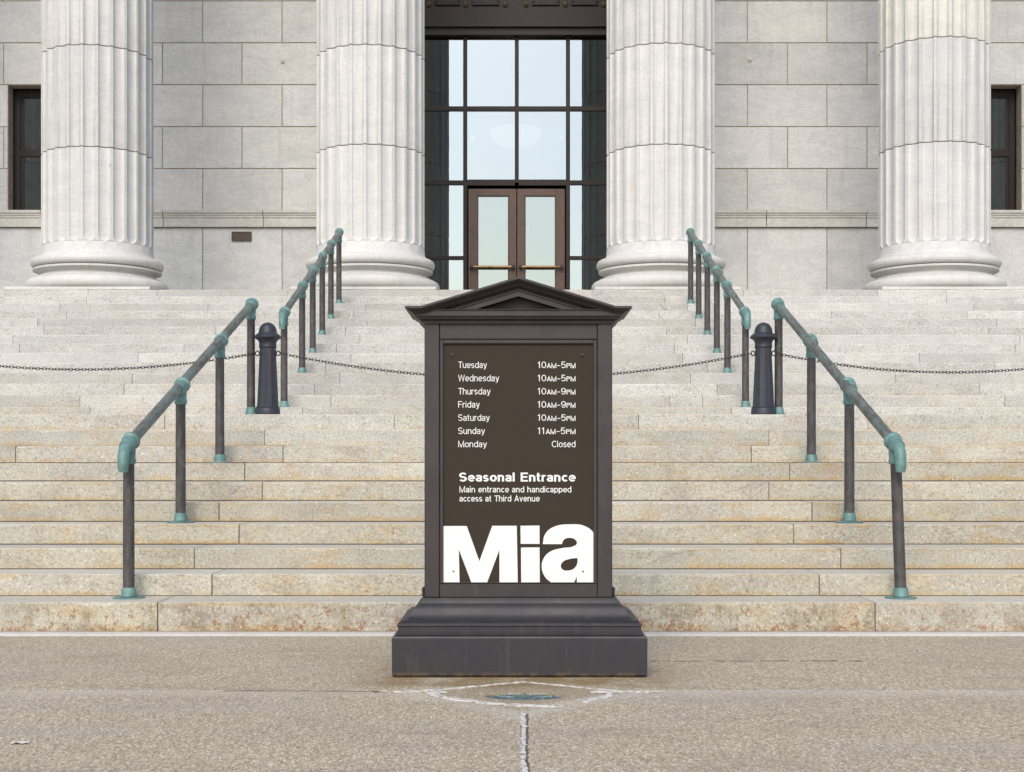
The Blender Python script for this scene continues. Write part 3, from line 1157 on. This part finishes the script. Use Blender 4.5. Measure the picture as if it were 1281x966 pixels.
def bollard(x, label):
    root = empty('bollard', (x, YB, ZB))
    tag(root, label, 'bollard', 'iron bollards on the landing')
    bm = lathe(bmesh.new(), [(.106, .002), (.106, .05), (.101, .058), (.103, .066), (.097, .074)], 32)
    obj('base', bm, M['bollard'], root, 40)
    # twelve-sided fluted shaft
    bm = bmesh.new()
    rings = []
    for z, r in ((.073, .094), (.30, .083), (.56, .071), (.585, .071)):
        rg = []
        for k in range(48):
            a = 2 * math.pi * k / 48
            u = ((k % 4) / 4.0 - .5) * 2
            rr = r * (1 - .045 * math.cos(u * math.pi / 2) if k % 4 else 1.0)
            rg.append(bm.verts.new((rr * math.cos(a), rr * math.sin(a), z)))
        rings.append(rg)
    for a, b in zip(rings, rings[1:]):
        for i in range(48):
            j = (i + 1) % 48
            bm.faces.new((a[i], a[j], b[j], b[i]))
    bm.faces.new(rings[0][::-1])
    bm.faces.new(rings[-1])
    obj('shaft', bm, M['bollard'], root, 20)
    bm = lathe(bmesh.new(), [(.074, .584), (.077, .592), (.074, .602), (.074, .625), (.082, .645), (.103, .660), (.117, .667), (.118, .676), (.108, .69), (.09, .705), (.08, .712), (.078, .722)]
               + [(.077 * math.cos(R(a)), .722 + .082 * math.sin(R(a))) for a in (15, 30, 45, 60, 75, 88)], 36)
    obj('cap', bm, M['bollard'], root, 35)
    for s in (-1, 1):
        bm = bmesh.new()
        pth = [(s * (.074 + .016 + .017 * math.cos(a)), 0, .535 + .02 * math.sin(a)) for a in [2 * math.pi * i / 16 for i in range(17)]]
        tube(bm, pth, .0055, 8, cap=False)
        obj('chain_eye', bm, M['chain'], root, 90)
    return root


XB = [PXX(335, YB), PXX(955, YB)]
XO = [-5.4, 5.42]
bollard(XB[0], 'dark blue-black iron bollard between the handrails left of the sign')
bollard(XB[1], 'dark blue-black iron bollard between the handrails right of the sign')
bollard(XO[0], 'dark iron bollard at the far left end of the chain')
bollard(XO[1], 'dark iron bollard at the far right end of the chain')


def chain(xa, xb, sag, label):
    ze = ZB + .535
    bm = bmesh.new()
    L, rw, wr = .0185, .0095, .0042      # half length, half width, wire
    n = 400
    pts = []
    for i in range(n + 1):
        u = i / n
        pts.append(Vector((xa + (xb - xa) * u, YB, ze - sag * 4 * u * (1 - u))))
    cum = [0]
    for a, b in zip(pts, pts[1:]):
        cum.append(cum[-1] + (b - a).length)
    pitch = .0285
    m = int(cum[-1] / pitch)
    pitch = cum[-1] / m
    k = 0
    for i in range(m):
        s = (i + .5) * pitch
        while cum[k + 1] < s:
            k += 1
        p = pts[k].lerp(pts[k + 1], (s - cum[k]) / (cum[k + 1] - cum[k]))
        d = (pts[k + 1] - pts[k]).normalized()
        side = Vector((0, 1, 0)) if i % 2 else d.cross(Vector((0, 1, 0)))
        pth = []
        for q in range(10):
            a = 2 * math.pi * q / 10
            ca, sa = math.cos(a), math.sin(a)
            pth.append(p + d * (L - rw) * (1 if ca > 0.01 else -1 if ca < -.01 else 0) + d * rw * ca + side * rw * sa)
        # closed ring of wire
        rings = []
        nrm = d.cross(side)
        for q in range(10):
            out = (pth[q] - p).normalized()
            rings.append([bm.verts.new(pth[q] + out * wr * math.cos(b) + nrm * wr * math.sin(b)) for b in (0, 1.2566, 2.5133, 3.7699, 5.0265)])
        for q in range(10):
            A, B = rings[q], rings[(q + 1) % 10]
            for e in range(5):
                bm.faces.new((A[e], A[(e + 1) % 5], B[(e + 1) % 5], B[e]))
    o = obj('chain', bm, M['chain'], None, 90)
    return tag(o, label, 'chain', 'chains between the bollards')


chain(XB[0] + .11, XB[1] - .11, .215, 'black chain sagging between the two bollards behind the sign')
chain(XO[0] + .11, XB[0] - .11, .14, 'black chain hanging from the left bollard towards the left edge')
chain(XB[1] + .11, XO[1] - .11, .165, 'black chain hanging from the right bollard towards the right edge')

# ------------------------------------------------------------------ the sign
DB = 6.83                                 # front of the base block
SX = PXX(650, DB)
sg = empty('information_sign', (SX, DB + .4, 0))
tag(sg, 'dark brown pedimented sign with opening hours in white lettering on a stepped base', 'sign')
def ly(y): return y - DB - .4            # world depth -> local
YFRONT = DB + .15                         # face of the upright frame
k_b = DB / F
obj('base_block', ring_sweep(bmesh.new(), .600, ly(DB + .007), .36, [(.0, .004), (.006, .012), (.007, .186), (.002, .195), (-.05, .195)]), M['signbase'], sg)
obj('base_gap', bx(-.58, .58, ly(DB + .03), .34, .0005, .0035), M['black'], sg)  # black sheet standing in for the contact shadow under the base
yb_ = ly(DB + .03)
prof = [(-.02, .1955), (.003, .1955), (.006, .200), (.006, .206), (-.002, .210), (-.002, .238), (.003, .243), (.002, .25), (-.006, .254), (-.012, .259)]
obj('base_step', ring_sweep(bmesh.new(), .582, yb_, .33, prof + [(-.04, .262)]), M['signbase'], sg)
cav = [(-.014, .2625), (-.018, .266), (-.024, .2672), (-.036, .270), (-.046, .275), (-.055, .283), (-.061, .293), (-.066, .304), (-.072, .316), (-.080, .326), (-.090, .333), (-.100, .337),
       (-.1005, .341), (-.108, .342), (-.110, .346), (-.112, .352), (-.113, .366), (-.2, .367)]
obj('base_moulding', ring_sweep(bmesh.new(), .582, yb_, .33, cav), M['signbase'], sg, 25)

kf = YFRONT / F
def fx(x): return (x - 648.6) * kf + (PXX(648.6, YFRONT) - SX)
def fz(y): return PZ(y, YFRONT)
lf = ly(YFRONT)
BY1 = .20                                 # back of the upright, local
zb0, zb1 = .368, fz(404)
xl, xr = fx(531), fx(766)
body = bx(xl + .006, xr - .006, lf + .03, BY1, zb0 + .001, zb1)
obj('body', body, M['sign'], sg)
sw = 18.5 * kf
for a, b in ((xl, xl + sw), (xr - sw, xr)):
    obj('stile', bx(a, b, lf, lf + .12, zb0, zb1, bev=.003), M['sign'], sg)
obj('top_rail', bx(xl + sw + .002, xr - sw - .002, lf + .005, lf + .03, fz(424), zb1, bev=.002), M['sign'], sg)
obj('bottom_rail', bx(xl + sw + .002, xr - sw - .002, lf + .005, lf + .03, zb0, fz(731), bev=.002), M['sign'], sg)
ix0, ix1, iz0, iz1 = xl + sw + .002, xr - sw - .002, fz(731) + .002, fz(424) - .002
bw = .017
bm = bmesh.new()
for q in ((ix0, ix0 + bw, iz0, iz1), (ix1 - bw, ix1, iz0, iz1), (ix0 + bw, ix1 - bw, iz0, iz0 + .006), (ix0 + bw, ix1 - bw, iz1 - .02, iz1)):
    box(bm, q[0], q[1], lf + .010, lf + .0295, q[2], q[3], bev=.002)
obj('panel_frame', bm, M['sign'], sg)
PYL = lf + .022
obj('panel', bx(ix0 + bw - .001, ix1 - bw + .001, PYL, lf + .0297, iz0 + .004, iz1 - .018), M['panel'], sg)
for a, s in ((xl, -1), (xr, 1)):          # dark hinge blocks low on the sides
    q = sorted((a + s * .0, a + s * .014))
    obj('side_bracket', bx(q[0], q[1], lf + .03, lf + .1, zb0 + .002, zb0 + .045, bev=.004), M['black'], sg)

# screws
for x, y, rr in ((566, 444, .009), (729, 444, .009), (567, 715, .004), (729.5, 715, .004)):
    bm = lathe(bmesh.new(), [(rr, 0), (rr, .0025), (rr * .5, .004)], 16)
    bmesh.ops.rotate(bm, verts=bm.verts[:], cent=(0, 0, 0), matrix=Matrix.Rotation(R(90), 3, 'X'))
    bmesh.ops.translate(bm, verts=bm.verts[:], vec=(fx(x), PYL - (.004 if y > 600 else .0002), fz(y)))
    obj('screw', bm, M['black'] if y < 600 else M['rosette'], sg)


# lettering: flat raised letters fitted to the widths measured in the photograph
def arc(cx, cy, rx, ry, a0, a1, n=14):
    return [(cx + rx * math.cos(R(a0 + (a1 - a0) * i / n)), cy + ry * math.sin(R(a0 + (a1 - a0) * i / n))) for i in range(n + 1)]


def glyph(ch, w):
    """grotesque letters as centre-line strokes; cap height 1; returns strokes and advance"""
    s, X, D = w / 2, .74, -.21
    k = w - .13                                     # bold letters are drawn a little wider
    if ch == 'o': return [arc(.29, X / 2, .29 - s, X / 2 - s, 90, 450, 28)], .58
    if ch == 'c': return [arc(.28, X / 2, .28 - s, X / 2 - s, 42, 318, 24)], .52
    if ch == 'e': return [arc(.29, X / 2, .29 - s, X / 2 - s, -40, -360, 28) + [(s + .01, X / 2)]], .57
    if ch in 'dp':
        bowl = arc(.29, X / 2, .29 - s, X / 2 - s, 90, 450, 28)
        return ([bowl, [(.53 - s + .03, 0), (.53 - s + .03, 1)]], .58) if ch == 'd' else ([bowl, [(s, D), (s, X)]], .58)
    if ch == 'a':
        return [arc(.25, X - .2, .20 - s * .2, .2 - s, 170, 0, 14) + [(.45 + s * -.2, .10), (.47, s * .3)],
                [(.45 - s * .2, .43)] + arc(.22, .21 + s * .25, .22 - s, .21 - s * .75, 90, 270, 14) + [(.32, s * 1.05), (.45 - s * .2, .18)]], .53
    if ch in 'nhu':
        if ch == 'u':
            return [[(s, X)] + arc(.26, .24, .26 - s, .24 - s, 180, 340, 14) + [(.52 - s, .2)], [(.52 - s, 0), (.52 - s, X)]], .55
        return [[(s, 0), (s, 1 if ch == 'h' else X)], [(s, .45)] + arc(.27, X - .25, .26 - s, .25 - s, 165, 0, 14) + [(.53 - s, 0)]], .56
    if ch == 'r': return [[(s, 0), (s, X)], [(s, .42)] + arc(.3, X - .27, .3 - s, .27 - s, 170, 80, 8)], .36
    if ch == 't': return [[(.13, .96), (.13, .2)] + arc(.26, .18, .13, .18 - s, 190, 290, 8), [(0, X - s), (.3, X - s)]], .34
    if ch == 'i': return [[(s, 0), (s, X)], [(s, .86), (s, 1.0)]], w + .05
    if ch == 'l': return [[(s, 0), (s, 1)]], w + .05
    if ch == 'v': return [[(s * .9, X), (.27, s), (.54 - s * .9, X)]], .54
    if ch == 'y': return [[(s * .9, X), (.28, .06)], [(.54 - s * .9, X), (.29, .0), (.22, D + s), (.07, D + s)]], .54
    if ch == 's' or ch == 'S' :
        hgt, wd = (X, .48) if ch == 's' else (1, .64)
        r = (hgt - w) / 4
        a = arc(wd / 2, hgt - s - r, wd / 2 - s, r, 25, 250, 16)
        b = arc(wd / 2, s + r, wd / 2 - s, r, 70, -155, 16)
        return [a + b], wd + .02
    if ch == 'T': return [[(0, 1 - s), (.64, 1 - s)], [(.32, 0), (.32, 1)]], .62
    if ch == 'F': return [[(s, 0), (s, 1 - s), (.56, 1 - s)], [(s, .5), (.5, .5)]], .56
    if ch == 'E': return [[(.6, s), (s, s), (s, 1 - s), (.6, 1 - s)], [(s, .51), (.56, .51)]], .62
    if ch == 'M': return [[(s, 0), (s, .97), (.42 + k * .5, .05), (.84 + k - s, .97), (.84 + k - s, 0)]], .86 + k
    if ch == 'W': return [[(s, 1), (.24, .04), (.48, .95), (.72, .04), (.96 - s, 1)]], .95
    if ch == 'A': return [[(s, 0), (.36, .96), (.72 - s, 0)], [(.16, .3), (.56, .3)]], .71
    if ch == 'P': return [[(s, 0), (s, 1 - s), (.36, 1 - s)] + arc(.36, .74, .26 - s, .26 - s, 90, -90, 14) + [(s, .48 + s)]], .62
    if ch == 'C': return [arc(.37, .5, .37 - s, .5 - s, 42, 318, 26)], .70
    if ch == '0': return [arc(.3, .5, .3 - s, .5 - s, 90, 450, 28)], .60
    if ch == '1': return [[(.04, .78), (.24, .95), (.24, 0)]], .42
    if ch == '5': return [[(.52, 1 - s), (.13, 1 - s), (.08, .5)] + arc(.29, .33, .29 - s, .33 - s, 130, -150, 20)], .60
    if ch == '9': return [arc(.29, .67, .29 - s, .33 - s, 0, 360, 24), [(.58 - s, .67)] + arc(.29, .42, .29 - s, .42 - s, 0, -150, 14)], .60
    if ch == '-': return [[(.04, .38), (.42, .38)]], .46
    return [], .30


def ribbon(bm, pts, w, off):
    P = [Vector(p) for p in pts]
    P = [p for i, p in enumerate(P) if i == 0 or (p - P[i - 1]).length > 1e-5]
    L, Q = [], []
    for i, p in enumerate(P):
        d0 = (p - P[i - 1]).normalized() if i else (P[1] - p).normalized()
        d1 = (P[i + 1] - p).normalized() if i < len(P) - 1 else d0
        n0, n1 = Vector((-d0.y, d0.x)), Vector((-d1.y, d1.x))
        m = (n0 + n1)
        m = m.normalized() if m.length > .2 else n0
        m *= (w / 2) / max(m.dot(n0), .34)
        L.append(bm.verts.new((p.x + m.x, p.y + m.y, off)))
        Q.append(bm.verts.new((p.x - m.x, p.y - m.y, off)))
    for i in range(len(P) - 1):
        bm.faces.new((L[i], Q[i], Q[i + 1], L[i + 1]))


def text_part(runs, x0, x1, ybase, cap, wt=.105):
    """a line of flat white lettering fitted to the width measured in the photograph; runs = (string, scale)"""
    bm = bmesh.new()
    pen, k = 0.0, 0
    for st_, sc in runs:
        for ch in st_:
            strokes, adv = glyph(ch, wt / sc if sc < 1 else wt)
            for q in strokes:
                ribbon(bm, [(pen + x * sc, y * sc) for x, y in q], wt, .0004 * (k % 3))
                k += 1
            pen += (adv + .075) * sc
    xs = [v.co.x for v in bm.verts]
    mn, mx = min(xs), max(xs)
    X0, X1 = fx(x0), fx(x1)
    sx = (X1 - X0) / (mx - mn)
    sz = cap * kf
    for v in bm.verts:
        v.co = Vector((X0 + (v.co.x - mn) * sx, PYL - .0012 - v.co.z, fz(ybase) + v.co.y * sz))
    o = obj('lettering', bm, M['white'], sg)
    o['kind'] = 'stuff'
    return o


rows_ = [('Tuesday', 609, '10', '-5'), ('Wednesday', 624.3, '10', '-5'), ('Thursday', 613.5, '10', '-9'), ('Friday', 600, '10', '-9'), ('Saturday', 612.5, '10', '-5'), ('Sunday', 606.5, '11', '-5'), ('Monday', 609, None, None)]
for i, (d, xe, a, b) in enumerate(rows_):
    yb2 = 460.2 + 16.55 * i
    text_part([(d, 1)], 573, xe, yb2, 8.1)
    if a:
        text_part([(a, 1), ('AM', .74), (b, 1), ('PM', .74)], 672.6, 720.2, yb2, 8.1)
    else:
        text_part([('Closed', 1)], 690.5, 720.2, yb2, 8.1)
text_part([('Seasonal Entrance', 1)], 574.2, 720.6, 602.6, 11.3, .175)
text_part([('Main entrance and handicapped', 1)], 574.5, 715, 616.2, 7.6, .125)
text_part([('access at Third Avenue', 1)], 574.5, 675.2, 627.6, 7.6, .125)


def letter(outlines):
    """filled letter from pixel outlines traced on the zoomed photograph (3.22x, origin 480,600)"""
    cu = bpy.data.curves.new('letter', 'CURVE')
    cu.dimensions = '2D'
    cu.fill_mode = 'BOTH'
    cu.resolution_u = 8
    cu.extrude = .0008
    for pts in outlines:
        sp_ = cu.splines.new('BEZIER')
        sp_.bezier_points.add(len(pts) - 1)
        sp_.use_cyclic_u = True
        for bp, pt in zip(sp_.bezier_points, pts):
            x, y = fx(480 + pt[0] / 3.22), fz(600 + pt[1] / 3.22)
            bp.co = (x, y, 0)
            ht = 'AUTO' if len(pt) > 2 else 'VECTOR'
            bp.handle_left_type = bp.handle_right_type = ht
    tmp = bpy.data.objects.new('letter', cu)
    COL.objects.link(tmp)
    dg = bpy.context.evaluated_depsgraph_get()
    me = bpy.data.meshes.new_from_object(tmp.evaluated_get(dg))
    bpy.data.objects.remove(tmp)
    bm = bmesh.new()
    bm.from_mesh(me)
    bpy.data.meshes.remove(me)
    for v in bm.verts:
        v.co = Vector((v.co.x, PYL - .002 - v.co.z, v.co.y))
    return obj('letter', bm, M['white'], sg)


letter([[(231, 188), (334, 188), (385, 330), (437, 187), (536, 187), (540, 417), (466, 417), (466, 284), (416, 417), (353, 417), (302, 282), (305, 417), (233, 417)]])
letter([[(551, 187), (628, 186), (628, 260), (552, 260)]])
letter([[(553, 275), (628, 274), (629, 416), (554, 417)]])
A = 1
letter([[(641, 261), (650, 222, A), (680, 194, A), (750, 181, A), (815, 190, A), (850, 222, A), (856, 262), (858, 416), (779, 416), (778, 392), (768, 417), (677, 417), (652, 396, A), (637, 356, A), (645, 318, A), (672, 291, A), (720, 277, A), (764, 270, A), (779, 258, A), (772, 243, A), (748, 236, A), (727, 243, A), (718, 261)],
        [(782, 317), (750, 321, A), (722, 333, A), (714, 349, A), (722, 364, A), (742, 368, A), (768, 359, A), (780, 340, A)]])

# pediment
YPF = YFRONT - .085                       # nose of the cornice
kp = YPF / F
def qx(x): return (x - 647.8) * kp + (PXX(648.6, YFRONT) - SX)
def qz(y): return PZ(y, YPF)
hxb = (xr - xl) / 2
cxm = (xr + xl) / 2
# horizontal cornice with stepped soffit
pr = [(-.02, zb1 - .004), (.012, zb1 - .004), (.014, zb1 + .006), (.022, zb1 + .012), (.034, zb1 + .018), (.036, zb1 + .026), (.046, zb1 + .030), (.046, zb1 + .052), (.050, zb1 + .056), (.052, zb1 + .062), (.0, zb1 + .062)]
obj('cornice', ring_sweep(bmesh.new(), hxb, lf, BY1, pr, cxm), M['sign'], sg)
zc0 = zb1 + .0625
zapx = qz(346)                            # top of the ridge
zend = qz(382.8)
ov = .088                                 # projection of the crown moulding
tip = hxb + ov
flat = 20.0 * kp
dz = zapx - zend
# raking crown: profile (projection, height below the top line)
crown = [(-.16, -.055), (.020, -.055), (.024, -.050), (.026, -.044), (.040, -.042), (.048, -.036), (.056, -.028), (.066, -.022), (.074, -.018), (.076, -.0125), (.086, -.0125), (.088, -.011), (.088, -.001), (.086, 0.0), (-.16, 0.0)]
path = [(-1, BY1, 0, -1, 0), (-1, None, 0, -1, -1), (-1, None, flat, 0, -1), (0, None, None, 0, -1), (1, None, flat, 0, -1), (1, None, 0, 1, -1), (1, BY1, 0, 1, 0)]
bm = bmesh.new()
rings = []
for sx_, yy, fl, ox_, oy_ in path:
    ring = []
    for p, q in crown:
        if sx_ == 0:
            x, z = cxm, zapx + q
        elif fl == 0:
            x, z = cxm + sx_ * hxb + ox_ * p, zend + q
        else:
            x, z = cxm + sx_ * (tip - flat), zend + q
        y = (lf if yy is None else yy) + oy_ * p
        if yy is not None:
            y = yy
        if p < 0:                          # keep the inner return inside the gable
            y = lf + .05 if yy is None else yy
            if sx_ != 0 and fl == 0:
                x = cxm + sx_ * (hxb - .03)
        ring.append(bm.verts.new((x, y, z)))
    rings.append(ring)
for a, b in zip(rings, rings[1:]):
    for i in range(len(crown)):
        j = (i + 1) % len(crown)
        bm.faces.new((a[i], a[j], b[j], b[i]))
bm.faces.new(rings[0])
bm.faces.new(rings[-1][::-1])
obj('crown_moulding', bm, M['sign'], sg)
# raking fascia band and beading under the crown
def chevron(off0, off1, x0, ya, yb2, name):
    b = bmesh.new()
    def line(off, x): return zapx + off - (zapx - zend) * (abs(x) / (tip - flat))
    for s in (-1, 1):
        pts = [(cxm, line(off1, 0)), (cxm, line(off0, 0)), (cxm + s * x0[0], max(line(off0, x0[0]), zc0)), (cxm + s * x0[1], max(line(off1, x0[1]), zc0))]
        prismY(b, pts, ya, yb2)
    return obj(name, b, M['sign'], sg)
def xz(off): return (zapx + off - zc0) / (zapx - zend) * (tip - flat)
chevron(-.0545, -.088, (xz(-.0545), xz(-.088)), lf - .034, lf + .034, 'raking_fascia')
obj('tympanum', prismY(bmesh.new(), [(cxm - xz(-.06), zc0), (cxm + xz(-.06), zc0), (cxm, zapx - .06)], lf + .035, lf + .10), M['sign'], sg)
# gable roof behind
bm = bmesh.new()
prismY(bm, [(cxm - tip + flat - .01, zc0 + .001), (cxm + tip - flat + .01, zc0 + .001), (cxm + tip - flat, zend - .004), (cxm, zapx - .004), (cxm - tip + flat, zend - .004)], lf + .101, BY1 + .05)
obj('gable', bm, M['sign'], sg)
# beads
nb = 46
bead = bmesh.new()
bmesh.ops.create_icosphere(bead, subdivisions=1, radius=.0042)
bme = bpy.data.meshes.new('bead')
bead.to_mesh(bme)
bead.free()
bme.materials.append(M['sign'])
for s in (-1, 1):
    for i in range(nb):
        u = (i + .5) / nb
        x = u * xz(-.062) * .98
        z = zapx - .0615 - dz * x / (tip - flat)
        o = bpy.data.objects.new('bead', bme)
        o.location = (cxm + s * x, lf - .036, z)
        link(o, sg)
